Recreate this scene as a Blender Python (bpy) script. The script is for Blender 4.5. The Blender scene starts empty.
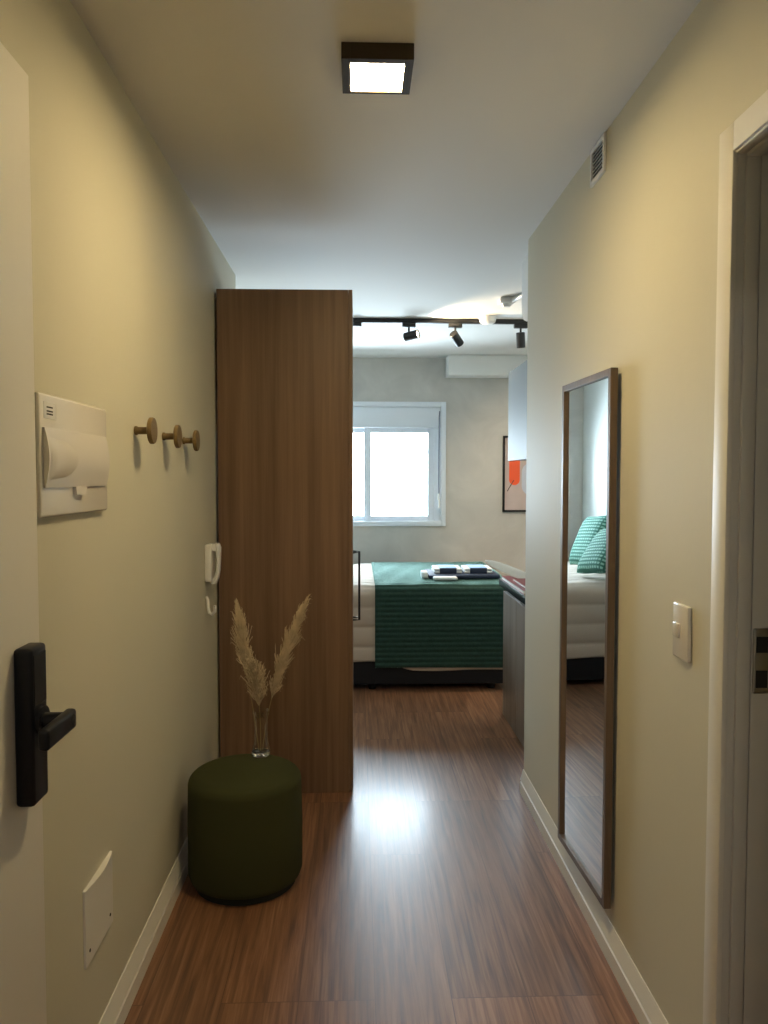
import bpy, bmesh, math, random
from mathutils import Vector, Matrix
C = bpy.context.scene
COL = C.collection
PI = math.pi
random.seed(4)

# ------------------------------------------------------------------ camera
cd = bpy.data.cameras.new('camera')
cam = bpy.data.objects.new('camera', cd); COL.objects.link(cam)
cd.sensor_fit = 'HORIZONTAL'; cd.sensor_width = 36.0; cd.lens = 36.63
cd.clip_start = 0.02
right = Vector((0.999416743, -0.0341473625, 0.000361924675))
upv = Vector((0.0011547, 0.04438401, 0.99901388))
fwd = Vector((0.03412975, 0.99843078, -0.04439755))
cam.matrix_world = Matrix(((right.x, upv.x, -fwd.x, 0), (right.y, upv.y, -fwd.y, 0),
                           (right.z, upv.z, -fwd.z, 1.445), (0, 0, 0, 1)))
C.camera = cam

# ------------------------------------------------------------------ light and exposure
C.view_settings.view_transform = 'Standard'
C.view_settings.look = 'None'
C.view_settings.gamma = 1.0
C.view_settings.exposure = 1.0
C.view_settings.use_curve_mapping = False
SKY = 18.5
LAMP = 108.0
LANDING = 44.0
SPOT = 34.0
w = bpy.data.worlds.new('sky'); C.world = w; w.use_nodes = True
bg = w.node_tree.nodes['Background']
bg.inputs['Color'].default_value = (0.79, 0.915, 1.0, 1); bg.inputs['Strength'].default_value = SKY
ld = bpy.data.lights.new('window_portal', 'AREA')          # sampling portal filling the window opening
ld.shape = 'RECTANGLE'; ld.size = 1.48; ld.size_y = 1.08; ld.cycles.is_portal = True
lo = bpy.data.objects.new('window_portal', ld); COL.objects.link(lo)
lo.location = (0.045, 7.13, 1.562); lo.rotation_euler = (-PI/2, 0, 0)

# ------------------------------------------------------------------ materials
def new_mat(name):
    m = bpy.data.materials.new(name); m.use_nodes = True
    nt = m.node_tree
    return m, nt, nt.nodes['Principled BSDF']
def plain(name, col, rough=0.5, metal=0.0, bump=0.0, bscale=200, var=0.0, vscale=6, spec=0.5):
    m, nt, b = new_mat(name)
    b.inputs['Base Color'].default_value = (*col, 1); b.inputs['Roughness'].default_value = rough
    b.inputs['Metallic'].default_value = metal; b.inputs['Specular IOR Level'].default_value = spec
    tc = nt.nodes.new('ShaderNodeTexCoord')
    if bump:
        n = nt.nodes.new('ShaderNodeTexNoise'); n.inputs['Scale'].default_value = bscale; n.inputs['Detail'].default_value = 4
        nt.links.new(tc.outputs['Object'], n.inputs['Vector'])
        bp = nt.nodes.new('ShaderNodeBump'); bp.inputs['Strength'].default_value = bump; bp.inputs['Distance'].default_value = 0.01
        nt.links.new(n.outputs['Fac'], bp.inputs['Height']); nt.links.new(bp.outputs['Normal'], b.inputs['Normal'])
    if var:
        n = nt.nodes.new('ShaderNodeTexNoise'); n.inputs['Scale'].default_value = vscale; n.inputs['Detail'].default_value = 5
        nt.links.new(tc.outputs['Object'], n.inputs['Vector'])
        r = nt.nodes.new('ShaderNodeValToRGB')
        r.color_ramp.elements[0].position = 0.3; r.color_ramp.elements[1].position = 0.7
        r.color_ramp.elements[0].color = (*[c*(1-var) for c in col], 1)
        r.color_ramp.elements[1].color = (*[min(1, c*(1+var)) for c in col], 1)
        nt.links.new(n.outputs['Fac'], r.inputs['Fac']); nt.links.new(r.outputs['Color'], b.inputs['Base Color'])
    return m
def wood(name, dark, light, axis, rough=0.4, fine=55, long=2.2, seed=0.0):
    """grain running along the given axis (0,1,2)"""
    m, nt, b = new_mat(name)
    tc = nt.nodes.new('ShaderNodeTexCoord'); mp = nt.nodes.new('ShaderNodeMapping')
    s = [fine]*3; s[axis] = long; mp.inputs['Scale'].default_value = s; mp.inputs['Location'].default_value = (seed, seed, seed)
    nt.links.new(tc.outputs['Object'], mp.inputs['Vector'])
    n1 = nt.nodes.new('ShaderNodeTexNoise'); n1.inputs['Scale'].default_value = 1; n1.inputs['Detail'].default_value = 6
    n1.inputs['Roughness'].default_value = 0.65; n1.inputs['Distortion'].default_value = 0.3
    nt.links.new(mp.outputs['Vector'], n1.inputs['Vector'])
    mp2 = nt.nodes.new('ShaderNodeMapping'); s2 = [fine*0.16]*3; s2[axis] = long*0.25; mp2.inputs['Scale'].default_value = s2
    nt.links.new(tc.outputs['Object'], mp2.inputs['Vector'])
    n2 = nt.nodes.new('ShaderNodeTexNoise'); n2.inputs['Scale'].default_value = 1; n2.inputs['Detail'].default_value = 3
    nt.links.new(mp2.outputs['Vector'], n2.inputs['Vector'])
    mx = nt.nodes.new('ShaderNodeMath'); mx.operation = 'MULTIPLY_ADD'; mx.inputs[1].default_value = 0.55
    sc = nt.nodes.new('ShaderNodeMath'); sc.operation = 'MULTIPLY'; sc.inputs[1].default_value = 0.45
    nt.links.new(n2.outputs['Fac'], sc.inputs[0]); nt.links.new(n1.outputs['Fac'], mx.inputs[0]); nt.links.new(sc.outputs[0], mx.inputs[2])
    r = nt.nodes.new('ShaderNodeValToRGB'); r.color_ramp.elements[0].position = 0.34; r.color_ramp.elements[1].position = 0.66
    r.color_ramp.elements[0].color = (*dark, 1); r.color_ramp.elements[1].color = (*light, 1)
    nt.links.new(mx.outputs[0], r.inputs['Fac']); nt.links.new(r.outputs['Color'], b.inputs['Base Color'])
    b.inputs['Roughness'].default_value = rough
    return m
def floor_mat():
    m, nt, b = new_mat('laminate_floor')
    tc = nt.nodes.new('ShaderNodeTexCoord'); sp = nt.nodes.new('ShaderNodeSeparateXYZ'); cb = nt.nodes.new('ShaderNodeCombineXYZ')
    nt.links.new(tc.outputs['Object'], sp.inputs[0])
    nt.links.new(sp.outputs['Y'], cb.inputs['X']); nt.links.new(sp.outputs['X'], cb.inputs['Y'])
    ofs = nt.nodes.new('ShaderNodeVectorMath'); ofs.operation = 'ADD'; ofs.inputs[1].default_value = (3.18, 5.04, 0)
    nt.links.new(cb.outputs[0], ofs.inputs[0])
    br = nt.nodes.new('ShaderNodeTexBrick'); br.inputs['Scale'].default_value = 1.0
    br.inputs['Brick Width'].default_value = 1.32; br.inputs['Row Height'].default_value = 0.212
    br.inputs['Mortar Size'].default_value = 0.0012; br.inputs['Mortar Smooth'].default_value = 0.0; br.inputs['Bias'].default_value = 0
    br.inputs['Color1'].default_value = (0, 0, 0, 1); br.inputs['Color2'].default_value = (1, 1, 1, 1); br.inputs['Mortar'].default_value = (0.5, 0.5, 0.5, 1)
    br.offset = 0.37; br.offset_frequency = 3
    nt.links.new(ofs.outputs[0], br.inputs['Vector'])
    mp = nt.nodes.new('ShaderNodeMapping'); mp.inputs['Scale'].default_value = (2.4, 62, 1)
    nt.links.new(cb.outputs[0], mp.inputs['Vector'])
    n1 = nt.nodes.new('ShaderNodeTexNoise'); n1.noise_dimensions = '4D'; n1.inputs['Scale'].default_value = 1
    n1.inputs['Detail'].default_value = 6; n1.inputs['Roughness'].default_value = 0.62; n1.inputs['Distortion'].default_value = 0.45
    ws = nt.nodes.new('ShaderNodeMath'); ws.operation = 'MULTIPLY'; ws.inputs[1].default_value = 37
    nt.links.new(br.outputs['Color'], ws.inputs[0])
    nt.links.new(mp.outputs[0], n1.inputs['Vector']); nt.links.new(ws.outputs[0], n1.inputs['W'])
    r = nt.nodes.new('ShaderNodeValToRGB')
    e = r.color_ramp.elements
    e[0].position = 0.34; e[0].color = (0.105, 0.048, 0.025, 1)
    e[1].position = 0.67; e[1].color = (0.33, 0.178, 0.100, 1)
    k = e.new(0.5); k.color = (0.215, 0.100, 0.050, 1)
    nt.links.new(n1.outputs['Fac'], r.inputs['Fac'])
    # plank to plank tone
    mr = nt.nodes.new('ShaderNodeMapRange'); mr.inputs['To Min'].default_value = 0.76; mr.inputs['To Max'].default_value = 1.2
    nt.links.new(br.outputs['Color'], mr.inputs['Value'])
    mul = nt.nodes.new('ShaderNodeVectorMath'); mul.operation = 'SCALE'
    nt.links.new(r.outputs['Color'], mul.inputs[0]); nt.links.new(mr.outputs['Result'], mul.inputs['Scale'])
    mix = nt.nodes.new('ShaderNodeMix'); mix.data_type = 'RGBA'
    nt.links.new(br.outputs['Fac'], mix.inputs['Factor']); nt.links.new(mul.outputs[0], mix.inputs['A'])
    mix.inputs['B'].default_value = (0.10, 0.045, 0.024, 1)
    nt.links.new(mix.outputs['Result'], b.inputs['Base Color'])
    b.inputs['Roughness'].default_value = 0.42; b.inputs['Specular IOR Level'].default_value = 0.7
    b.inputs['Coat Weight'].default_value = 0.30; b.inputs['Coat Roughness'].default_value = 0.19; b.inputs['Coat IOR'].default_value = 1.5
    bp = nt.nodes.new('ShaderNodeBump'); bp.inputs['Strength'].default_value = 0.06; bp.inputs['Distance'].default_value = 0.002
    nt.links.new(n1.outputs['Fac'], bp.inputs['Height']); nt.links.new(bp.outputs['Normal'], b.inputs['Normal'])
    return m
def emis(name, col, s):
    m, nt, b = new_mat(name)
    b.inputs['Base Color'].default_value = (0.8, 0.8, 0.8, 1)
    b.inputs['Emission Color'].default_value = (*col, 1); b.inputs['Emission Strength'].default_value = s
    return m
def concrete():
    m, nt, b = new_mat('burnished_cement')
    tc = nt.nodes.new('ShaderNodeTexCoord')
    n = nt.nodes.new('ShaderNodeTexNoise'); n.inputs['Scale'].default_value = 2.6; n.inputs['Detail'].default_value = 8; n.inputs['Roughness'].default_value = 0.6; n.inputs['Distortion'].default_value = 1.2
    nt.links.new(tc.outputs['Object'], n.inputs['Vector'])
    r = nt.nodes.new('ShaderNodeValToRGB'); r.color_ramp.elements[0].position = 0.3; r.color_ramp.elements[1].position = 0.72
    r.color_ramp.elements[0].color = (0.47, 0.45, 0.42, 1); r.color_ramp.elements[1].color = (0.58, 0.555, 0.515, 1)
    nt.links.new(n.outputs['Fac'], r.inputs['Fac']); nt.links.new(r.outputs['Color'], b.inputs['Base Color'])
    b.inputs['Roughness'].default_value = 0.55
    return m
def glassy(name, thin=False, tint=(1, 1, 1), rough=0.0):
    m, nt, b = new_mat(name)
    if not thin:
        b.inputs['Base Color'].default_value = (*tint, 1); b.inputs['Transmission Weight'].default_value = 1
        b.inputs['Roughness'].default_value = rough; b.inputs['IOR'].default_value = 1.5
    else:
        nt.nodes.remove(b)
        o = nt.nodes['Material Output']; t = nt.nodes.new('ShaderNodeBsdfTransparent'); g = nt.nodes.new('ShaderNodeBsdfGlossy')
        g.inputs['Roughness'].default_value = 0.0; f = nt.nodes.new('ShaderNodeFresnel'); f.inputs['IOR'].default_value = 1.22
        mx = nt.nodes.new('ShaderNodeMixShader'); t.inputs['Color'].default_value = (*tint, 1)
        if rough:                                            # thin blown glass: soft rim reflection
            lw = nt.nodes.new('ShaderNodeLayerWeight'); lw.inputs['Blend'].default_value = 0.25
            k = nt.nodes.new('ShaderNodeMath'); k.operation = 'MULTIPLY'; k.inputs[1].default_value = rough
            nt.links.new(lw.outputs['Fresnel'], k.inputs[0]); nt.links.new(k.outputs[0], mx.inputs[0])
        else: nt.links.new(f.outputs[0], mx.inputs[0])
        nt.links.new(t.outputs[0], mx.inputs[1]); nt.links.new(g.outputs[0], mx.inputs[2])
        nt.links.new(mx.outputs[0], o.inputs['Surface'])
    return m

M = dict(
    paint=plain('greige_paint', (0.63, 0.605, 0.485), 0.62, bump=0.05, bscale=14, spec=0.25),
    bed_paint=plain('pale_paint', (0.66, 0.69, 0.66), 0.85, bump=0.03, bscale=60, spec=0.2),
    hall_paint=plain('hall_paint', (0.6, 0.57, 0.5), 0.7),
    ceiling=plain('ceiling_paint', (0.70, 0.685, 0.65), 0.75, bump=0.03, bscale=90),
    cement=concrete(),
    floor=floor_mat(),
    trim=plain('white_trim_paint', (0.76, 0.74, 0.67), 0.5, spec=0.3),
    door=plain('white_door_paint', (0.80, 0.775, 0.70), 0.45),
    jamb=plain('grey_white_jamb_paint', (0.66, 0.65, 0.60), 0.4),
    pvc=plain('white_window_frame', (0.72, 0.76, 0.82), 0.3),
    plastic=plain('white_plastic', (0.76, 0.73, 0.67), 0.16),
    plastic_cool=plain('cool_white_plastic', (0.80, 0.80, 0.78), 0.3),
    black=plain('black_satin', (0.006, 0.006, 0.007), 0.4, spec=0.25),
    blackmetal=plain('black_powder_coat', (0.012, 0.012, 0.013), 0.45),
    dark=plain('dark_recess', (0.015, 0.014, 0.013), 0.7),
    wardrobe=wood('walnut_panel', (0.125, 0.070, 0.039), (0.260, 0.158, 0.094), 2, 0.42, 42, 1.0),
    wardrobe_edge=plain('pale_edge_band', (0.33, 0.24, 0.17), 0.4),
    frame_wood=wood('mirror_frame_wood', (0.11, 0.075, 0.05), (0.19, 0.135, 0.095), 2, 0.45, 60, 3),
    cab_wood=wood('grey_oak_cabinet', (0.13, 0.10, 0.075), (0.26, 0.21, 0.165), 2, 0.4, 38, 1.2, 3.0),
    cab_grey=plain('grey_blue_cabinet', (0.25, 0.265, 0.265), 0.55, spec=0.1),
    hook_wood=wood('honey_wood', (0.125, 0.08, 0.022), (0.20, 0.13, 0.042), 1, 0.45, 80, 20),
    bronze=plain('lamp_bronze', (0.060, 0.046, 0.028), 0.7, spec=0.15),
    mirror=plain('mirror_silver', (0.93, 0.95, 0.95), 0.01, 1.0),
    pouf=plain('dark_green_fabric', (0.046, 0.050, 0.018), 0.9, bump=0.25, bscale=500, spec=0.2),
    pouf_base=plain('dark_pouf_base', (0.012, 0.013, 0.006), 0.9),
    blanket=plain('green_knit', (0.026, 0.066, 0.054), 0.85, bump=0.3, bscale=160, var=0.15, vscale=40, spec=0.25),
    quilt=plain('beige_quilt', (0.56, 0.485, 0.41), 0.85, bump=0.1, bscale=120, spec=0.2),
    sheet=plain('pale_sheet', (0.55, 0.55, 0.53), 0.85),
    bedbase=plain('navy_black_fabric', (0.010, 0.012, 0.018), 0.85, bump=0.15, bscale=300),
    pillow=plain('green_waffle', (0.075, 0.27, 0.21), 0.85, bump=0.15, bscale=200, spec=0.2),
    counter=plain('black_stone', (0.012, 0.013, 0.015), 0.25),
    navy=plain('navy_cloth', (0.012, 0.022, 0.055), 0.7),
    towel=plain('white_towel', (0.74, 0.78, 0.80), 0.9, bump=0.3, bscale=300),
    bluec=plain('pale_blue_cloth', (0.30, 0.48, 0.76), 0.85),
    paper=plain('white_paper', (0.82, 0.79, 0.72), 0.6),
    redp=plain('wine_red_cover', (0.30, 0.05, 0.06), 0.4),
    pampas=plain('dried_pampas', (0.62, 0.51, 0.34), 0.9, var=0.2, vscale=30, spec=0.1),
    stem=plain('dried_stem', (0.30, 0.22, 0.10), 0.8),
    art_bg=plain('pinkish_print', (0.50, 0.40, 0.38), 0.4, var=0.12, vscale=3),
    art_or=plain('orange_print', (0.85, 0.10, 0.02), 0.4),
    art_bl=plain('pale_blue_print', (0.55, 0.58, 0.68), 0.4),
    art_k=plain('dark_print', (0.03, 0.02, 0.02), 0.5),
    steel=plain('brushed_steel', (0.45, 0.43, 0.38), 0.35, 1.0),
    brass=plain('aged_latch', (0.16, 0.13, 0.05), 0.4, 0.8),
    glass=glassy('clear_glass', True, (0.98, 0.985, 0.98), 0.35),
    thick_glass=glassy('thick_glass', tint=(.98, .99, .98)),
    greyrod=plain('grey_rod', (0.16, 0.18, 0.24), 0.4),
    pane=glassy('window_glass', True, (0.95, 0.98, 1.0)),
    lampglow=emis('warm_diffuser', (1.0, 0.76, 0.40), LAMP),
    landingglow=emis('landing_diffuser', (1.0, 0.89, 0.80), LANDING),
    spotglow=emis('spot_lens', (1.0, 0.86, 0.62), 6),
)

_b = M['blanket'].node_tree.nodes['Principled BSDF']
_b.inputs['Sheen Weight'].default_value = 1.0; _b.inputs['Sheen Roughness'].default_value = 0.35; _b.inputs['Sheen Tint'].default_value = (0.62, 1.0, 0.88, 1)
def waffle(m, scale, light, dark):
    nt = m.node_tree; b = nt.nodes['Principled BSDF']
    tc = nt.nodes.new('ShaderNodeTexCoord'); br = nt.nodes.new('ShaderNodeTexBrick')
    br.offset = 0.0; br.inputs['Scale'].default_value = scale; br.inputs['Brick Width'].default_value = 1; br.inputs['Row Height'].default_value = 0.7
    br.inputs['Mortar Size'].default_value = 0.2; br.inputs['Mortar Smooth'].default_value = 0.3
    br.inputs['Color1'].default_value = (*light, 1); br.inputs['Color2'].default_value = (*light, 1); br.inputs['Mortar'].default_value = (*dark, 1)
    nt.links.new(tc.outputs['Object'], br.inputs['Vector']); nt.links.new(br.outputs['Color'], b.inputs['Base Color'])
waffle(M['pillow'], 26, (0.22, 0.44, 0.36), (0.035, 0.13, 0.10))

# ------------------------------------------------------------------ mesh helpers
def box(bm, x0, x1, y0, y1, z0, z1, bev=0.0, seg=2):
    r = bmesh.ops.create_cube(bm, size=1.0)
    vs = r['verts']
    for v in vs:
        v.co = Vector((x0+(v.co.x+.5)*(x1-x0), y0+(v.co.y+.5)*(y1-y0), z0+(v.co.z+.5)*(z1-z0)))
    if bev:
        es = list({e for v in vs for e in v.link_edges})
        bmesh.ops.bevel(bm, geom=es, offset=bev, segments=seg, affect='EDGES', profile=0.5)
def cyl(bm, a, b, r, r2=None, n=24, caps=True):
    a = Vector(a); b = Vector(b); d = b-a
    r2 = r if r2 is None else r2
    q = d.to_track_quat('Z', 'Y')
    A = [bm.verts.new(a+q@Vector((r*math.cos(2*PI*i/n), r*math.sin(2*PI*i/n), 0))) for i in range(n)]
    B = [bm.verts.new(b+q@Vector((r2*math.cos(2*PI*i/n), r2*math.sin(2*PI*i/n), 0))) for i in range(n)]
    for i in range(n): bm.faces.new((A[i], A[(i+1) % n], B[(i+1) % n], B[i]))
    if caps: bm.faces.new(A[::-1]); bm.faces.new(B)
def lathe(bm, prof, c=(0, 0, 0), n=48, axis='Z'):
    """profile of (radius, height) turned round an axis through c"""
    rings = []
    for r, h in prof:
        if r < 1e-6:
            p = [(0, 0, h)]
        else:
            p = [(r*math.cos(2*PI*i/n), r*math.sin(2*PI*i/n), h) for i in range(n)]
        if axis == 'X': p = [(q[2], q[0], q[1]) for q in p]
        rings.append([bm.verts.new(Vector(c)+Vector(q)) for q in p])
    for a, b in zip(rings, rings[1:]):
        for i in range(n):
            j = (i+1) % n
            if len(a) == 1 and len(b) == 1: continue
            if len(a) == 1: bm.faces.new((a[0], b[j], b[i]))
            elif len(b) == 1: bm.faces.new((a[i], a[j], b[0]))
            else: bm.faces.new((a[i], a[j], b[j], b[i]))
def tube(bm, pts, rad, n=8):
    pts = [Vector(p) for p in pts]
    rads = rad if isinstance(rad, (list, tuple)) else [rad]*len(pts)
    prev = None; first = None
    nrm = None
    for k, p in enumerate(pts):
        t = (pts[min(k+1, len(pts)-1)]-pts[max(k-1, 0)]).normalized()
        if nrm is None:
            nrm = t.orthogonal().normalized()
        nrm = (nrm - t*nrm.dot(t)).normalized(); bn = t.cross(nrm)
        ring = [bm.verts.new(p+(nrm*math.cos(2*PI*i/n)+bn*math.sin(2*PI*i/n))*rads[k]) for i in range(n)]
        if prev:
            for i in range(n): bm.faces.new((prev[i], prev[(i+1) % n], ring[(i+1) % n], ring[i]))
        else: first = ring
        prev = ring
    bm.faces.new(first[::-1]); bm.faces.new(prev)
def prism(bm, poly, axis, a, b):
    """extrude a 2-D polygon along an axis; poly in the other two axes, in xyz order"""
    def mk(u, v, t):
        return Vector((t, u, v)) if axis == 0 else Vector((u, t, v)) if axis == 1 else Vector((u, v, t))
    A = [bm.verts.new(mk(u, v, a)) for u, v in poly]; B = [bm.verts.new(mk(u, v, b)) for u, v in poly]
    n = len(poly)
    for i in range(n): bm.faces.new((A[i], A[(i+1) % n], B[(i+1) % n], B[i]))
    bm.faces.new(A[::-1]); bm.faces.new(B)
def obj(name, bm, mat, parent=None, smooth=None):
    bmesh.ops.recalc_face_normals(bm, faces=bm.faces)
    me = bpy.data.meshes.new(name); bm.to_mesh(me); bm.free()
    o = bpy.data.objects.new(name, me); COL.objects.link(o)
    for m in (mat if isinstance(mat, (list, tuple)) else [mat]): me.materials.append(m)
    if parent: o.parent = parent
    if smooth is not None:
        me.polygons.foreach_set('use_smooth', [True]*len(me.polygons))
        me.set_sharp_from_angle(angle=math.radians(smooth))
    return o
def B(*a, **k):
    bm = bmesh.new(); box(bm, *a, **k); return bm
def tag(o, label, cat, group=None):
    o['label'] = label; o['category'] = cat
    if group: o['group'] = group
    return o
def thing(name, label, cat, loc=(0, 0, 0), rz=0.0, group=None):
    o = bpy.data.objects.new(name, None); COL.objects.link(o); o.empty_display_size = 0.05
    o.location = loc; o.rotation_euler = (0, 0, rz)
    return tag(o, label, cat, group)
def struct(name, bm, mat, label, parent=None, cat=None, smooth=None):
    o = obj(name, bm, mat, parent, smooth); o['kind'] = 'structure'
    if parent is None: o['label'] = label; o['category'] = cat or name.split('_')[0]
    return o

XL, XR, H = -0.635, 0.761, 2.5
YE = 3.5            # where the passage's right wall ends
YB = 6.96           # back wall
XBL = -0.95         # bedroom left wall

# ------------------------------------------------------------------ room shell
struct('floor', B(-1.8, 2.3, -1.9, 7.15, -0.1, 0), M['floor'], 'brown wood laminate plank floor of the passage and bedroom')
struct('ceiling', B(-1.8, 2.3, -1.9, 7.15, H, H+0.1), M['ceiling'], 'plain white painted ceiling')
struct('wall_left', B(-1.15, XL, 0.44, 4.16, 0, H), M['paint'], 'beige painted wall on the left of the passage')
bm = bmesh.new()
box(bm, XR, XR+0.15, 1.585, YE, 0, H); box(bm, XR, XR+0.15, 0.75, 1.585, 2.105, H); box(bm, XR, XR+0.15, 0.44, 0.75, 0, H)
struct('wall_right', bm, M['paint'], 'beige painted wall on the right carrying the tall mirror')
bm = bmesh.new()
wx0, wx1, wz0, wz1 = -0.74, 0.789, 1.01, 2.114
box(bm, -1.15, wx0+.02, YB, YB+.15, 0, H); box(bm, wx1-.02, 2.05, YB, YB+.15, 0, H)
box(bm, wx0+.02, wx1-.02, YB, YB+.15, 0, wz0+.02); box(bm, wx0+.02, wx1-.02, YB, YB+.15, wz1-.02, H)
struct('wall_back', bm, M['cement'], 'grey burnished cement wall around the bedroom window')
struct('wall_bedroom_left', B(-1.15, XBL, 4.16, YB, 0, H), M['bed_paint'], 'pale painted wall at the head of the bed, seen in the mirror')
struct('wall_bedroom_right', B(1.85, 2.05, 4.7, YB, 0, H), M['bed_paint'], 'pale bedroom wall past the foot of the bed')
bm = bmesh.new(); box(bm, XR+0.15, 1.49, YE-.15, YE, 0, H); box(bm, 1.49, 2.05, YE-.15, 4.7, 0, H)
struct('wall_kitchenette', bm, M['bed_paint'], 'pale wall behind the kitchenette cabinets')
bm = bmesh.new()
box(bm, -1.8, -0.62, 0.32, 0.44, 0, H); box(bm, 0.44, 2.3, 0.32, 0.44, 0, H); box(bm, -0.62, 0.44, 0.32, 0.44, 2.14, H)
struct('wall_entry', bm, M['paint'], 'wall of the entrance doorway at the camera')
bm = bmesh.new()
box(bm, -1.9, -1.8, -1.9, 0.44, 0, H); box(bm, 2.2, 2.3, -1.9, 0.44, 0, H); box(bm, -1.8, 2.2, -2.0, -1.9, 0, H)
struct('wall_landing', bm, M['hall_paint'], 'walls of the landing outside the entrance')
bm = bmesh.new(); box(bm, 2.05, 2.2, 0.44, YE-.15, 0, H)
struct('wall_bathroom', bm, M['hall_paint'], 'far wall of the room through the right doorway')

def baseboard(name, x, sgn, y0, y1, label):
    pr = [(0, 0), (.016, 0), (.016, .05), (.0115, .053), (.0115, .058), (.0155, .061), (.003, .108), (0, .108)]
    bm = bmesh.new(); prism(bm, [(x+sgn*a, b) for a, b in pr], 1, y0, y1)
    struct(name, bm, M['trim'], label, cat='baseboard')
baseboard('baseboard_left', XL, 1, 1.40, 3.50, 'white grooved baseboard along the left wall')
baseboard('baseboard_right', XR, -1, 1.632, YE+.004, 'white grooved baseboard along the right wall below the mirror')
struct('trim_1', B(0.784, 1.85, 6.76, YB, 2.326, H, bev=.004), M['plastic_cool'], 'white boxed soffit between ceiling and back wall right of the window', cat='soffit')

# ------------------------------------------------------------------ window
win = thing('window_1', 'white sliding window with roller shutter box above, bright daylight behind', 'window', (0, 0, 0)); win['kind'] = 'structure'
def frame(bm, x0, x1, z0, z1, t, y0, y1, tb=None, tt=None, bev=.003):
    tb = t if tb is None else tb; tt = t if tt is None else tt
    box(bm, x0, x0+t, y0, y1, z0, z1, bev); box(bm, x1-t, x1, y0, y1, z0, z1, bev)
    box(bm, x0+t-.001, x1-t+.001, y0, y1, z0, z0+tb, bev); box(bm, x0+t-.001, x1-t+.001, y0, y1, z1-tt, z1, bev)
bm = bmesh.new(); frame(bm, wx0, wx1, wz0, wz1, .045, YB-.018, YB+.0)
frame(bm, wx0+.022, wx1-.022, wz0+.022, wz1-.022, .022, YB-.002, YB+.13)
struct('window_frame', bm, M['pvc'], '', win, smooth=40)
struct('shutter_box', B(wx0+.046, wx1-.046, YB+.004, YB+.12, 1.885, 2.07, bev=.006), M['pvc'], '', win, smooth=40)
def sash(x0, x1, y0, t=.05):
    bm = bmesh.new(); frame(bm, x0, x1, 1.048, 1.888, t, y0, y0+.03, tb=.052, tt=.046)
    s = struct('window_sash', bm, M['pvc'], '', win, smooth=40)
    struct('window_pane', B(x0+t-.004, x1-t+.004, y0+.012, y0+.018, 1.096, 1.841), M['pane'], '', s)
sash(0.062, wx1-.095, YB+.045, .062); sash(wx0+.046, 0.125, YB+.08)
bm = bmesh.new(); box(bm, wx1-.101, wx1-.046, YB+.03, YB+.12, 1.055, 1.883, .004)
struct('side_channel', bm, M['pvc'], '', win, smooth=40)
bm = bmesh.new(); tube(bm, [(wx1-.058, YB-.022, 2.03), (wx1-.063, YB-.03, 1.98), (wx1-.066, YB-.03, 1.30)], .0055)
cr = struct('crank_rod', bm, M['greyrod'], '', win, smooth=60)
bm = bmesh.new(); tube(bm, [(wx1-.066, YB-.03, 1.30), (wx1-.070, YB-.035, 1.255), (wx1-.062, YB-.04, 1.24), (wx1-.062, YB-.04, 1.17)], .010)
struct('crank_handle', bm, M['plastic_cool'], '', cr, smooth=60)

# ------------------------------------------------------------------ entrance door leaf, opened against the left wall
dx = -0.55
door = struct('door_1', B(dx-.042, dx, 0.47, 1.362, 0.008, 2.118, bev=.002), M['door'], 'white entrance door leaf opened against the left wall, with black digital lock', cat='door', smooth=40)
bm = bmesh.new(); box(bm, dx-.001, dx+.030, 1.255, 1.316, .912, 1.170, bev=.007, seg=3)
lock = struct('lock_plate', bm, M['black'], '', door, smooth=40); lock['label'] = 'black digital lock plate'
bm = bmesh.new(); box(bm, dx+.0295, dx+.031, 1.262, 1.309, 1.075, 1.158, bev=.0005)
struct('touch_screen', bm, M['counter'], '', lock)
bm = bmesh.new(); cyl(bm, (dx+.028, 1.286, 1.046), (dx+.036, 1.286, 1.046), .024); cyl(bm, (dx+.03, 1.286, 1.046), (dx+.070, 1.286, 1.046), .013)
box(bm, dx+.064, dx+.082, 1.185, 1.306, 1.028, 1.061, bev=.006, seg=3)
lev = struct('door_lever', bm, M['black'], '', lock, smooth=40); lev['label'] = 'black lever handle'
bm = bmesh.new(); lathe(bm, [(.0, .0835), (.0045, .0835), (.0055, .0825), (.0085, .0825), (.0095, .0815), (.0095, .0795)], (dx, 1.288, 1.046), 24, 'X')
struct('lever_button', bm, M['dark'], '', lev, smooth=40)
bm = bmesh.new()
for z in (.25, 1.06, 1.87): cyl(bm, (dx-.046, .463, z-.045), (dx-.046, .463, z+.045), .008)
struct('hinge', bm, M['steel'], '', door, smooth=40)

# ------------------------------------------------------------------ doorway on the right
dw = thing('door_2', 'white painted doorway frame in the right wall, near the camera', 'doorway', (0, 0, 0)); dw['kind'] = 'structure'
bm = bmesh.new()
box(bm, XR-.010, XR+.002, 1.568, 1.630, 0, 2.155, bev=.003); box(bm, XR-.010, XR+.002, .685, .745, 0, 2.155, bev=.003)
box(bm, XR-.010, XR+.002, .744, 1.569, 2.097, 2.155, bev=.003)
struct('door_casing', bm, M['trim'], '', dw, smooth=40)
bm = bmesh.new()
def jamb_u(x0, x1, ins):
    box(bm, x0, x1, 1.578-ins, 1.5855, 0, 2.105, bev=.0015); box(bm, x0, x1, .73, .735+ins, 0, 2.105, bev=.0015)
    box(bm, x0, x1, .735, 1.578, 2.10-ins, 2.106, bev=.0015)
jamb_u(XR-.004, XR+.018, .008); jamb_u(XR+.018, XR+.046, .014); jamb_u(XR+.046, XR+.050, .004); jamb_u(XR+.049, XR+.152, .011)
struct('door_jamb', bm, M['jamb'], '', dw, smooth=40)
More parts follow.
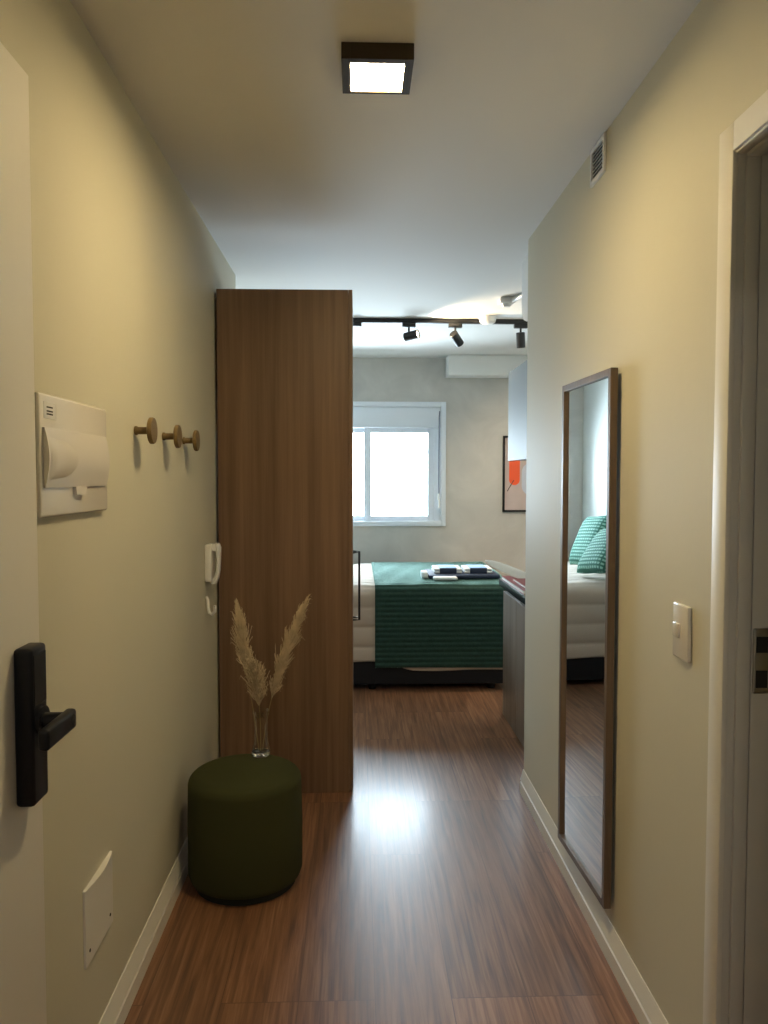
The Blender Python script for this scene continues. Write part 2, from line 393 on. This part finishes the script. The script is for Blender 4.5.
bm = bmesh.new(); box(bm, XR+.052, XR+.090, 1.5645, 1.5685, 1.0, 1.135, bev=.004, seg=3)
st = struct('strike_plate', bm, M['steel'], '', dw, smooth=40); st['label'] = 'metal strike plate'
bm = bmesh.new(); box(bm, XR+.058, XR+.082, 1.563, 1.5655, 1.012, 1.048); box(bm, XR+.058, XR+.082, 1.563, 1.5655, 1.085, 1.118)
struct('latch_hole', bm, M['dark'], '', st)

# ------------------------------------------------------------------ wardrobe
wx0_, wx1_, wy0, wy1, wh = -0.624, -0.021, 3.527, 3.99, 2.28
wd = thing('wardrobe', 'tall walnut brown wardrobe with plain end panel beside the left wall', 'wardrobe', ((wx0_+wx1_)/2, (wy0+wy1)/2, 0))
ox, oy = wd.location.x, wd.location.y
def L(x0, x1, y0, y1, z0, z1, **k): return B(x0-ox, x1-ox, y0-oy, y1-oy, z0, z1, **k)
obj('end_panel', L(wx0_, wx1_-.019, wy0, wy0+.018, 0, wh, bev=.001), M['wardrobe'], wd)
bm = bmesh.new()
for a in ((wx0_, wx1_-.019, wy1-.018, wy1, 0, wh), (wx0_, wx0_+.012, wy0+.018, wy1-.018, 0, wh), (wx0_, wx1_-.019, wy0+.018, wy1-.018, wh-.018, wh), (wx0_, wx1_-.019, wy0+.018, wy1-.018, .07, .088), (wx1_-.06, wx1_-.045, wy0+.018, wy1-.018, 0, .07)):
    box(bm, a[0]-ox, a[1]-ox, a[2]-oy, a[3]-oy, a[4], a[5])
obj('carcass', bm, M['wardrobe'], wd)
ym = (wy0+wy1)/2
for y0, y1, yh in ((wy0, ym-.002, ym-.035), (ym+.002, wy1, ym+.035)):
    d = obj('door', L(wx1_-.018, wx1_, y0, y1, .0 if False else .01, wh, bev=.0012), M['wardrobe'], wd)
    bm = bmesh.new()
    tube(bm, [(wx1_-ox-.001, yh-oy, 1.085), (wx1_-ox+.030, yh-oy, 1.085), (wx1_-ox+.030, yh-oy, .762), (wx1_-ox-.001, yh-oy, .762)], .0055, 8)
    h = obj('handle', bm, M['blackmetal'], d, 40); h['label'] = 'thin black bar handle'

# ------------------------------------------------------------------ bed
bx0, bx1, by0, by1 = -0.935, 1.04, 5.245, 6.60
bed = thing('bed', 'double bed with dark base standing under the bedroom window', 'bed', (0.1, 5.9, 0))
def LB(x0, x1, y0, y1, z0, z1, **k): return B(x0-.1, x1-.1, y0-5.9, y1-5.9, z0, z1, **k)
obj('bed_base', LB(bx0, bx1, by0, by1, .035, .40, bev=.02), M['bedbase'], bed, 40)
obj('mattress', LB(bx0, bx1, by0, by1, .40, .69, bev=.05, seg=4), M['sheet'], bed, 40)
for x in (bx0+.12, .1, bx1-.12):
    for y in (by0+.05, by1-.1):
        bm = bmesh.new(); cyl(bm, (x-.1, y-5.9, 0), (x-.1, y-5.9, .04), .024, .03, 16); obj('leg', bm, M['black'], bed, 40)

def drape(name, x0, x1, nx, off, hemf, pitch, amp, kind, mat, thick, yback, jit=0.0):
    """cloth laid over the mattress top and hanging down the front"""
    ztop = .69+off; R = .055; yf = by0-off
    bm = bmesh.new(); rows = []
    n_top, n_arc = 64 if kind == 'rib' else 36, 10
    smax = (yback-(yf+R)) + R*PI/2 + (ztop-R)
    ds = pitch/6 if kind == 'rib' else pitch/10
    for i in range(nx+1):
        x = x0+(x1-x0)*i/nx
        hem = hemf(x)
        total = (yback-(yf+R))+R*PI/2+(ztop-R-hem)
        ns = int(smax/ds)
        col = []
        for k in range(ns+1):
            s = total*k/ns
            a = yback-(yf+R)
            if s < a: p = Vector((x, yback-s, ztop)); nn = Vector((0, 0, 1))
            elif s < a+R*PI/2:
                t = (s-a)/R; p = Vector((x, yf+R-R*math.sin(t), ztop-R+R*math.cos(t))); nn = Vector((0, -math.sin(t), math.cos(t)))
            else: p = Vector((x, yf, ztop-R-(s-a-R*PI/2))); nn = Vector((0, -1, 0))
            wob = jit*(math.sin(x*7.3+s*3.1)+.6*math.sin(x*13.7-s*5.3+1.2))*.5
            if kind == 'rib': h = amp*(.5+.5*math.sin(2*PI*s/pitch))*(.8+.2*math.sin(x*31+s*9))
            else: h = amp*(abs(math.sin(PI*(s+.03)/pitch))**.45) + .25*amp*math.sin(x*17+s*6)
            col.append(bm.verts.new(p+nn*(h+wob)))
        rows.append(col)
    for a, b in zip(rows, rows[1:]):
        for k in range(len(a)-1): bm.faces.new((a[k], a[k+1], b[k+1], b[k]))
    o = obj(name, bm, mat, None, 75)
    sm = o.modifiers.new('thick', 'SOLIDIFY'); sm.thickness = thick; sm.offset = 1
    return o
def hemq(x):
    t = min(1, max(0, (x-.16)/.2)); return .20*(1-t)+.138*t+.004*math.sin(x*9)
q = drape('quilt', bx0+.006, bx1+.012, 44, .006, hemq, .135, .014, 'quilt', M['quilt'], .004, by1-.01, .004)
tag(q, 'beige channel stitched quilt hanging over the front of the bed', 'quilt')
bl = drape('blanket', .118, bx1+.02, 40, .029, lambda x: .160+.004*math.sin(x*5)-.02*max(0, .6-x)*0, .034, .006, 'rib', M['blanket'], .005, by1-.02, .004)
tag(bl, 'dark green ribbed knit blanket spread across the foot half of the bed', 'blanket')

def cushion(label, wy, hv, xb, yc, theta, rz, roll, zb):
    """cushion standing on its long edge (along y) at xb and leaning back towards the wall"""
    bm = bmesh.new(); n = 44; T = .07
    def pt(u, v, sd):
        e = max((1-u**4)*(1-v**4), 0)
        h = T*e**.55
        pin = 1-.07*(1-(abs(u)*abs(v))**.5)*max(abs(u), abs(v))**3
        return Vector((u*wy/2*pin, v*hv/2*pin, sd*(h+.003*abs(math.sin(u*PI*11)*math.sin(v*PI*11))*min(1, e*3))))
    F = [[bm.verts.new(pt(-1+2*i/n, -1+2*j/n, 1)) for j in range(n+1)] for i in range(n+1)]
    G = [[F[i][j] if i in (0, n) or j in (0, n) else bm.verts.new(pt(-1+2*i/n, -1+2*j/n, -1)) for j in range(n+1)] for i in range(n+1)]
    for i in range(n):
        for j in range(n):
            bm.faces.new((F[i][j], F[i+1][j], F[i+1][j+1], F[i][j+1])); bm.faces.new((G[i][j], G[i][j+1], G[i+1][j+1], G[i+1][j]))
    o = obj('cushion', bm, M['pillow'], None, 60)
    t = math.radians(theta); up = Vector((-math.cos(t), 0, math.sin(t))); ax = Vector((0, 1, 0)); nr = ax.cross(up)
    R3 = Matrix(((ax.x, up.x, nr.x), (ax.y, up.y, nr.y), (ax.z, up.z, nr.z))).to_4x4()
    o.matrix_world = Matrix.Translation((xb, yc, zb)) @ Matrix.Rotation(rz, 4, 'Z') @ R3 @ Matrix.Translation((0, hv/2, 0)) @ Matrix.Rotation(roll, 4, 'Z')
    return tag(o, label, 'cushion', 'green cushions at the head of the bed')
cushion('green waffle cushion nearest the front edge of the bed, seen in the mirror', .48, .40, -.44, 5.475, 54, math.radians(3), math.radians(-9), .758)
cushion('green waffle cushion on the bed, partly behind the nearer one in the mirror', .48, .43, -.585, 6.02, 66, 0, math.radians(-5), .748)

# linen set out on the bed, right part
zt = .736
t = obj('tray', None or B(.50, 1.0, 5.42, 5.80, zt, zt+.025, bev=.006), M['navy'], None, 40)
tag(t, 'flat navy blue folded cloth lying under the two towels on the green blanket', 'folded cloth'); t.name = 'folded_cloth'
def towel(x, y, label):
    o = thing('folded_towel', label, 'towel', (x, y, zt+.025), 0, 'folded towels on the bed')
    bm = bmesh.new()
    for k in range(2): box(bm, -.10, .10, -.09, .12, .019*k, .019*k+.018, bev=.008, seg=3)
    obj('towel_body', bm, M['towel'], o, 50)
    bm = bmesh.new(); box(bm, -.06, .06, -.094, .122, -.0 if False else .0005, .0375, bev=.003)
    a = obj('navy_band', bm, M['navy'], o, 50)
    bm = bmesh.new(); box(bm, -.062, .062, -.085, .11, .0370, .0410, bev=.0015)
    obj('blue_cloth', bm, M['bluec'], o, 50)
towel(.645, 5.60, 'folded white towel with pale blue top on the bed, left of the pair')
towel(.862, 5.60, 'folded white towel with pale blue top on the bed, right of the pair')
bm = bmesh.new(); box(bm, .452, .495, 5.44, 5.56, zt, zt+.045, bev=.008, seg=3)
tag(obj('rolled_towel', bm, M['towel'], None, 50), 'small white rolled cloth at the left end of the navy cloth on the bed', 'cloth')
bm = bmesh.new(); box(bm, .525, .69, 5.33, 5.405, zt, zt+.022, bev=.008, seg=3)
tag(obj('soap_packet', bm, M['towel'], None, 50), 'thin white packet lying in front of the navy cloth on the bed', 'packet')

# ------------------------------------------------------------------ kitchenette on the right past the wall end
cx, cy = 1.186, 4.09
cab = thing('base_cabinet', 'grey brown wooden base cabinet past the end of the right wall', 'cabinet', (cx, cy, 0))
obj('body', B(.900-cx, 1.485-cx, 3.512-cy, 4.668-cy, 0, .782), M['cab_wood'], cab)
for y0, y1 in ((3.512, 3.896), (3.900, 4.282), (4.286, 4.670)):
    d = obj('door', B(.882-cx, .8995-cx, y0-cy, y1-cy, .008, .760, bev=.0015), M['cab_wood'], cab)
ct = obj('worktop', B(.868, 1.487, 3.506, 4.745, .783, .826, bev=.003), M['counter'], None, 40)
tag(ct, 'thin black stone worktop on the wooden base cabinet', 'worktop')
uc = thing('wall_cabinet', 'grey blue wall cabinet hung past the end of the right wall', 'cabinet', (1.19, 4.08, 1.545))
obj('body', B(.917-1.19, 1.485-1.19, 3.512-4.08, 4.650-4.08, 0, .52), M['cab_grey'], uc)
for y0, y1 in ((3.512, 4.079), (4.083, 4.652)):
    obj('door', B(.90-1.19, .9165-1.19, y0-4.08, y1-4.08, -.003, .522, bev=.0015), M['cab_grey'], uc)

def magazine(name, x0, x1, y0, y1, z, h, mat, label):
    o = thing(name, label, 'magazine', ((x0+x1)/2, (y0+y1)/2, z), 0, 'magazines on the worktop')
    X, Y = (x1-x0)/2, (y1-y0)/2
    obj('pages', B(-X+.003, X, -Y+.003, Y-.003, .001, h-.001), M['paper'], o)
    bm = bmesh.new(); box(bm, -X, X, -Y, Y, h-.001, h); box(bm, -X, X, -Y, Y, 0, .001); box(bm, X, X+.001, -Y, Y, 0, h)
    obj('cover', bm, mat, o)
magazine('magazine', .878, 1.10, 4.10, 4.72, .8265, .018, M['redp'], 'large wine red magazine lying at the bottom of the pile on the black worktop')
magazine('magazine', .905, 1.12, 4.12, 4.50, .845, .012, M['redp'], 'smaller wine red magazine on top of the pile on the worktop')
# curled sheet on the pile
bm = bmesh.new(); rows = []
for i in range(25):
    u = i/24
    x = .765+.30*u; z = .858+.085*(1-u)**1.3 - .03*math.sin(PI*u)*.6
    wd2 = .16*(1-abs(2*u-.9)**2.2*.8)
    rows.append([bm.verts.new((x, 4.58+.9*wd2*(j/10)-.12*u, z-.01+.30*wd2*(j/10)+.006*math.sin(PI*j/10))) for j in range(11)])
for a, b in zip(rows, rows[1:]):
    for k in range(10): bm.faces.new((a[k], a[k+1], b[k+1], b[k]))
sh = obj('paper_sheet', bm, M['paper'], None, 60)
sm = sh.modifiers.new('thick', 'SOLIDIFY'); sm.thickness = .004
tag(sh, 'white curled sheet rising from the magazines at the far end of the worktop', 'paper')

# ------------------------------------------------------------------ framed print on the back wall
ar = thing('framed_print', 'framed abstract print with an orange bar shape right of the window', 'picture', (1.524, YB, 1.475))
bm = bmesh.new(); frame(bm, -.226, .226, -.34, .34, .018, -.025, -.001, bev=.002); obj('frame', bm, M['black'], ar, 40)
pr = obj('print', B(-.21, .21, -.012, -.004, -.324, .324), M['art_bg'], ar)
def capsule(x, z0, z1, r, y, m):
    bm = bmesh.new(); n = 16
    poly = [(x+r*math.cos(PI*i/n), z1-r+r*math.sin(PI*i/n)) for i in range(n+1)]+[(x-r*math.cos(PI*i/n), z0+r-r*math.sin(PI*i/n)) for i in range(n+1)]
    prism(bm, poly, 1, y, y+.0005); obj('printed_shape', bm, m, pr)
capsule(-.12, -.10, .26, .048, -.0126, M['art_or']); capsule(.03, -.19, .10, .085, -.0124, M['art_bl'])
bm = bmesh.new(); tube(bm, [(-.185, -.0125, -.155), (-.125, -.0125, -.055)], .0035, 6); obj('printed_line', bm, M['art_k'], pr)

# ------------------------------------------------------------------ ceiling track with spots
tr = tag(obj('track_rail', B(-.03, 1.45, 5.233, 5.267, 2.470, 2.4995, bev=.003), M['blackmetal'], None, 40), 'black ceiling track rail running across the bedroom', 'track rail')
tag(obj('power_feed', B(-.028, .03, 5.229, 5.271, 2.445, 2.4695, bev=.003), M['blackmetal'], None, 40), 'black power feed block under the left end of the track rail', 'power feed')
def track_spot(x, dirv, label, energy, dz=.0):
    o = thing('track_spotlight', label, 'spotlight', (x, 5.25, 2.4695), 0, 'black track spotlights under the rail')
    obj('adapter', B(-.045, .045, -.018, .018, -.027, 0, bev=.003), M['blackmetal'], o, 40)
    d = Vector(dirv).normalized(); c = Vector((0, 0, -.085-dz))
    bm = bmesh.new(); cyl(bm, (0, 0, -.026), (0, 0, -.06-dz), .007, n=12); obj('arm', bm, M['blackmetal'], o, 40)
    q = d.to_track_quat('Z', 'Y').to_matrix().to_4x4()
    bm = bmesh.new(); lathe(bm, [(0, -.05), (.026, -.05), (.029, -.047), (.029, .05), (.026, .05), (.024, .038), (0, .036)], n=28)
    h = obj('lamp_head', bm, M['blackmetal'], o, 40); h.matrix_local = Matrix.Translation(c+d*.02) @ q
    bm = bmesh.new(); lathe(bm, [(0, .0375), (.0232, .0385), (.0232, .041), (0, .041)], n=28)
    obj('lens', bm, M['spotglow'], h, 40)
    l = bpy.data.lights.new('spot_beam', 'SPOT'); l.energy = energy; l.color = (1, .78, .5); l.spot_size = math.radians(84); l.spot_blend = .8; l.shadow_soft_size = .02
    lo = bpy.data.objects.new('spot_beam', l); COL.objects.link(lo)
    lo.location = o.location+c+d*.075; lo.rotation_euler = d.to_track_quat('-Z', 'Y').to_euler()
track_spot(.345, (.80, -.46, .13), 'black track spotlight turned sideways to the right, first from the wardrobe', SPOT)
track_spot(.655, (.55, .62, -.60), 'black track spotlight tilted down to the right, middle of the three', SPOT)
track_spot(1.095, (.1, .25, -1), 'black track spotlight pointing straight down beside the wall end', SPOT, .0)

sd = thing('smoke_detector', 'round white disc detector on the ceiling in front of the track rail', 'detector', (.858, 5.16, H))
bm = bmesh.new(); lathe(bm, [(0, -.048), (.035, -.047), (.05, -.038), (.056, -.018), (.058, -.001), (0, -.001)], n=36); obj('housing', bm, M['plastic_cool'], sd, 40)
se = thing('ceiling_sensor', 'small white square ceiling sensor with short conduit to the right', 'sensor', (.882, 4.64, H))
obj('base', B(-.045, .045, -.045, .045, -.03, -.0005, bev=.006), M['plastic_cool'], se, 40)
bm = bmesh.new(); lathe(bm, [(0, -.052), (.022, -.050), (.03, -.03), (0, -.03)], n=28); obj('sensor_head', bm, M['plastic_cool'], se, 40)
bm = bmesh.new(); tube(bm, [(.03, -.03, -.016), (.09, -.25, -.016)], .014, 10); obj('conduit', bm, M['plastic_cool'], se, 40)
# split air conditioner on the wall behind the wall end
ac = thing('air_conditioner', 'white split air conditioner seen end on above the wall end, near the ceiling', 'air conditioner', (1.13, YE, 2.16))
prof = [(.002, .03), (.002, .30), (.17, .30), (.20, .285), (.212, .25), (.215, .12), (.20, .06), (.165, .02), (.10, .0), (.04, .005)]
bm = bmesh.new(); prism(bm, prof, 0, -.352, .352); obj('casing', bm, M['plastic_cool'], ac, 30)
obj('louvre', B(-.31, .31, .13, .195, -.002, .012, bev=.002), M['plastic'], ac)

# ------------------------------------------------------------------ passage ceiling lamp
la = thing('ceiling_lamp', 'square bronze surface mounted ceiling lamp glowing warm white', 'ceiling lamp', (.051, 2.032, H))
hx, hy, hh = .0885, .0875, .040
bm = bmesh.new()
t_ = .022
box(bm, -hx, -hx+t_, -hy, hy, -hh, -.0005, .001); box(bm, hx-t_, hx, -hy, hy, -hh, -.0005, .001)
box(bm, -hx+t_, hx-t_, -hy, -hy+t_, -hh, -.0005, .001); box(bm, -hx+t_, hx-t_, hy-t_*.5, hy, -hh, -.0005, .001)
obj('housing', bm, M['bronze'], la)
obj('diffuser', B(-hx+t_, hx-t_, -hy+t_, hy-t_*.5, -hh+.003, -.012), M['lampglow'], la)

# lamp on the landing ceiling, behind the camera
ll = thing('landing_lamp', 'round white ceiling lamp on the landing outside the entrance', 'ceiling lamp', (0.0, -0.95, H))
bm = bmesh.new(); lathe(bm, [(.15, -.0005), (.15, -.035), (.135, -.04), (.135, -.012), (0, -.012)], n=40); obj('housing', bm, M['plastic_cool'], ll, 40)
bm = bmesh.new(); lathe(bm, [(0, -.013), (.133, -.013), (.133, -.036), (0, -.038)], n=40); obj('diffuser', bm, M['landingglow'], ll, 40)

# ------------------------------------------------------------------ left wall fittings
fb = thing('fuse_box', 'white plastic electrical panel with bulging cover on the left wall', 'electrical panel', (XL, 1.768, 1.488))
obj('back_plate', B(.0005, .012, -.208, .208, -.125, .125, bev=.006, seg=3), M['plastic'], fb, 40)
bm = bmesh.new(); n = 24
def bulge(v): return .016+.009*math.cos(v*PI/2*.98)
rows = []
for j in range(n+1):
    v = -1+2*j/n
    rows.append([bm.verts.new((bulge(v)*(1 if True else 1), -.193+.378*i/16, -.004+.060*v)) for i in range(17)])
for a, b in zip(rows, rows[1:]):
    for k in range(16): bm.faces.new((a[k], a[k+1], b[k+1], b[k]))
# side and rim closure
bd = [e for e in bm.edges if e.is_boundary]
r = bmesh.ops.extrude_edge_only(bm, edges=bd)
for g in r['geom']:
    if isinstance(g, bmesh.types.BMVert): g.co.x = .0115
cv = obj('cover_door', bm, M['plastic'], fb, 40)
bm = bmesh.new()
prof = []
rows = []
for j in range(13):
    v = -1+2*j/12
    zc = -.006+.044*v; w_ = .15*math.sqrt(max(0, 1-v*v))
    rows.append([bm.verts.new((bulge((.044*v)/.058)+.0006+.0055*(1-v*v)*math.sin(PI*(i/12)**.6), -.182+w_*i/12, zc)) for i in range(13)])
for a, b in zip(rows, rows[1:]):
    for k in range(12): bm.faces.new((a[k], a[k+1], b[k+1], b[k]))
bmesh.ops.remove_doubles(bm, verts=bm.verts, dist=1e-5)
obj('moulded_bulge', bm, M['plastic'], cv, 60)
bm = bmesh.new(); prism(bm, [(-.035, -.064), (.035, -.064), (.028, -.082), (-.028, -.082)], 0, .0115, .020); obj('pull_tab', bm, M['plastic'], fb)
bm = bmesh.new(); box(bm, .0118, .0128, -.185, -.125, .075, .108, bev=.0003); s_ = obj('sticker', bm, M['plastic_cool'], fb)
bm = bmesh.new()
for z in (.098, .090, .084): box(bm, .0127, .0130, -.172, -.14, z-.0015, z+.0015)
obj('sticker_marks', bm, M['dark'], s_)

def wall_hook(y, z, label):
    o = thing('wall_hook', label, 'hook', (XL, y, z), 0, 'round wooden hooks on the left wall')
    bm = bmesh.new(); lathe(bm, [(.013, .0005), (.013, .006), (.0105, .009), (.0105, .044)], n=20, axis='X'); obj('peg', bm, M['hook_wood'], o, 40)
    bm = bmesh.new(); lathe(bm, [(0, .042), (.035, .042), (.038, .044), (.038, .052), (.036, .055), (0, .056)], n=40, axis='X'); obj('disc', bm, M['hook_wood'], o, 40)
wall_hook(2.265, 1.578, 'round wooden wall hook nearest the white electrical panel')
wall_hook(2.585, 1.578, 'round wooden wall hook, middle one of three')
wall_hook(2.880, 1.578, 'round wooden wall hook nearest the wardrobe')

ic = thing('intercom', 'white intercom handset hung on the left wall beside the wardrobe', 'intercom', (XL, 3.30, 1.00))
obj('wall_base', B(.0005, .027, -.045, .045, .01, .165, bev=.006, seg=3), M['plastic_cool'], ic, 40)
bm = bmesh.new()
pts = [(.046, 0, .168), (.050, 0, .15), (.052, 0, .10), (.050, 0, .055), (.042, 0, .020), (.030, 0, -.002)]
prev = None
for p, (wy, wx) in zip(pts, [(.022, .010), (.026, .012), (.022, .009), (.022, .009), (.024, .011), (.026, .012)]):
    ring = [bm.verts.new((p[0]+wx*math.cos(2*PI*i/16), p[1]+wy*math.sin(2*PI*i/16), p[2])) for i in range(16)]
    if prev:
        for i in range(16): bm.faces.new((prev[i], prev[(i+1) % 16], ring[(i+1) % 16], ring[i]))
    else: bm.faces.new(ring)
    prev = ring
bm.faces.new(prev[::-1]); box(bm, .022, .048, -.018, .018, .135, .166, bev=.004); box(bm, .022, .036, -.018, .018, .0, .022, bev=.004)
obj('handset', bm, M['plastic_cool'], ic, 60)
cj = bmesh.new(); tube(cj, [(.004, 0, .075), (.010, 0, .06), (.011, 0, .03), (.016, -.002, .008), (.028, -.004, .0), (.040, -.005, .012), (.041, -.005, .038)], [.006, .007, .007, .007, .007, .007, .006], 12)
co = obj('cord_hook', cj, M['plastic_cool'], None, 60); co.location = (XL, 3.27, .872); tag(co, 'small white J shaped hook on the left wall below the intercom', 'hook')
cj = None

pl = thing('cover_plate', 'white blank cover plate low on the left wall before the green pouf', 'cover plate', (XL, 1.885, .305))
bm = bmesh.new(); rows = []
for i in range(17):
    u = -1+2*i/16
    rows.append([bm.verts.new((.003+.010*(1-u*u)*(j/8)**1.5+.003, .1*u, .183*j/8)) for j in range(9)])
for a, b in zip(rows, rows[1:]):
    for k in range(8): bm.faces.new((a[k], a[k+1], b[k+1], b[k]))
r = bmesh.ops.extrude_edge_only(bm, edges=[e for e in bm.edges if e.is_boundary])
for g in r['geom']:
    if isinstance(g, bmesh.types.BMVert): g.co.x = .0005
obj('plate', bm, M['trim'], pl, 30)
for y in (-.075, .075):
    bm = bmesh.new(); cyl(bm, (.004, y, .03), (.0075, y, .03), .004, n=12); obj('screw', bm, M['dark'], pl, 40)

# ------------------------------------------------------------------ right wall fittings
sw = thing('light_switch', 'white light switch plate on the right wall between mirror and doorway', 'light switch', (XR, 1.782, 1.086))
obj('plate', B(-.010, -.0005, -.043, .043, -.064, .064, bev=.004, seg=3), M['plastic'], sw, 40)
obj('rocker', B(-.015, -.009, .0, .034, -.016, .018, bev=.003, seg=2), M['plastic'], sw, 40)
vg = thing('vent_grille', 'white slatted vent grille on the right wall just under the ceiling', 'vent', (XR, 2.475, 2.437))
bm = bmesh.new()
def fr(bm, y0, y1, z0, z1, t, x0, x1):
    box(bm, x0, x1, y0, y0+t, z0, z1, .001); box(bm, x0, x1, y1-t, y1, z0, z1, .001)
    box(bm, x0, x1, y0+t, y1-t, z0, z0+t, .001); box(bm, x0, x1, y0+t, y1-t, z1-t, z1, .001)
fr(bm, -.07, .07, -.058, .058, .013, -.009, -.0005); obj('grille_frame', bm, M['plastic_cool'], vg)
obj('vent_opening', B(-.002, -.0006, -.058, .058, -.046, .046), M['dark'], vg)
for k in range(8):
    z = -.0425+.0122*k
    bm = bmesh.new(); prism(bm, [(-.0022, z+.003), (-.0085, z-.0015), (-.0085, z+.0005), (-.0022, z+.005)], 1, -.058, .058); obj('slat', bm, M['plastic_cool'], vg)

# tall mirror, its far edge standing slightly off the wall
mw, mh, md = .465, 1.592, .023
mi = thing('wall_mirror', 'tall narrow brown framed mirror on the right wall', 'mirror', (.750, 2.235, .168), math.radians(2.2))
# local: y from 0 (near edge) to mw, x from -md to 0
bm = bmesh.new(); f = .021
box(bm, -md, -.0008, 0, f, 0, mh, .0015); box(bm, -md, -.0008, mw-f, mw, 0, mh, .0015)
box(bm, -md, -.0008, f, mw-f, 0, f, .0015); box(bm, -md, -.0008, f, mw-f, mh-f, mh, .0015)
obj('mirror_frame', bm, M['frame_wood'], mi)
for z in (.35, 1.30): obj('wall_spacer', B(-.002, .0095, .03, .07, z, z+.04), M['dark'], mi)
obj('mirror_glass', B(-.013, -.009, f-.004, mw-f+.004, f-.004, mh-f+.004), M['mirror'], mi)

# ------------------------------------------------------------------ pouf, vase and pampas
pf = thing('pouf', 'round dark green fabric pouf against the left wall before the wardrobe', 'pouf', (-.402, 2.768, 0))
R_ = .199; prof = [(0, .022), (R_-.02, .022), (R_-.004, .03), (R_+.003, .05), (R_+.004, .2), (R_+.001, .360)]
for k in range(1, 11):
    a = PI/2*k/10; prof.append((R_-.038+.039*math.cos(a), .360+.038*math.sin(a)))
prof += [(R_*.5, .405), (R_*.25, .412), (0, .414)]
bm = bmesh.new(); lathe(bm, prof, n=72); obj('upholstery', bm, M['pouf'], pf, 70)
bm = bmesh.new(); lathe(bm, [(0, 0), (R_-.02, 0), (R_-.018, .023), (0, .023)], n=48); obj('base_disc', bm, M['pouf_base'], pf, 40)

vx, vy, vz = -.362, 2.90, .403
va = tag(obj('glass_vase', bmesh.new(), M['glass'], None), 'clear glass vase holding dried pampas at the rear edge of the green pouf', 'vase')
bm = bmesh.new()
lathe(bm, [(0, 0), (.030, 0), (.035, .004), (.035, .02), (.027, .06), (.024, .10), (.027, .14), (.034, .172), (.0325, .173), (.0245, .14), (.0215, .10), (.024, .06), (.031, .024), (.028, .018), (0, .014)], n=40)
bmesh.ops.recalc_face_normals(bm, faces=bm.faces); bm.to_mesh(va.data); bm.free(); va.data.materials.clear(); va.data.materials.append(M['glass'])
va.data.polygons.foreach_set('use_smooth', [True]*len(va.data.polygons)); va.location = (vx, vy, vz)

bm = bmesh.new(); lathe(bm, [(0, .001), (.030, .001), (.0335, .005), (.0335, .017), (.028, .0195), (0, .0165)], n=40); obj('glass_foot', bm, M['thick_glass'], va, 50)

def plume(label, base, ctrl, tip, start, wid, n, seed):
    rnd = random.Random(seed)
    o = thing('pampas_plume', label, 'dried grass', base, 0, 'dried pampas plumes in the glass vase')
    b0 = Vector((0, 0, 0)); c0 = Vector(ctrl)-Vector(base); t0 = Vector(tip)-Vector(base)
    def P(t): return b0*(1-t)**2+c0*2*t*(1-t)+t0*t*t
    def T(t): return ((c0-b0)*2*(1-t)+(t0-c0)*2*t).normalized()
    bm = bmesh.new(); tube(bm, [P(i/20) for i in range(21)], [.0022-.0014*i/20 for i in range(21)], 6); obj('stem', bm, M['stem'], o, 60)
    bm = bmesh.new()
    for k in range(n):
        t = start+(1-start)*rnd.random()**.9
        u = (t-start)/(1-start)
        p = P(t); tg = T(t)
        env = (math.sin(PI*min(1, u*.93+.07))**.55)*(.72+.28*math.sin(u*23+seed*2))
        a = rnd.random()*2*PI; s = tg.orthogonal().normalized(); s2 = tg.cross(s)
        out = s*math.cos(a)+s2*math.sin(a)
        ln = (.03+.065*rnd.random()**1.5)
        spread = wid*env*(.2+1.1*rnd.random()**1.3)
        e = p+tg*ln+out*spread
        m1 = p+tg*ln*.42+out*spread*.62
        m2 = p+tg*ln*.8+out*spread*.95+Vector((0, 0, .004))
        e.z -= .024*rnd.random(); e.x += (rnd.random()-.5)*.012
        tube(bm, [p, m1, m2, e], [.0011, .0014, .0011, .0003], 3)
    obj('plume', bm, M['pampas'], o, 80)
vb = (vx, vy, vz+.03)
plume('tall dried pampas plume leaning left in the glass vase', (vx-.008, vy+.004, vz+.022), (-.412, 2.912, .72), (-.446, 2.94, .915), .46, .036, 900, 1)
plume('short dried pampas plume in the middle of the glass vase', (vx+.000, vy-.008, vz+.022), (-.360, 2.886, .64), (-.378, 2.84, .735), .45, .046, 900, 2)
plume('slim dried pampas plume leaning right in the glass vase', (vx+.006, vy+.003, vz+.022), (-.338, 2.912, .64), (-.212, 2.95, .930), .40, .036, 900, 3)
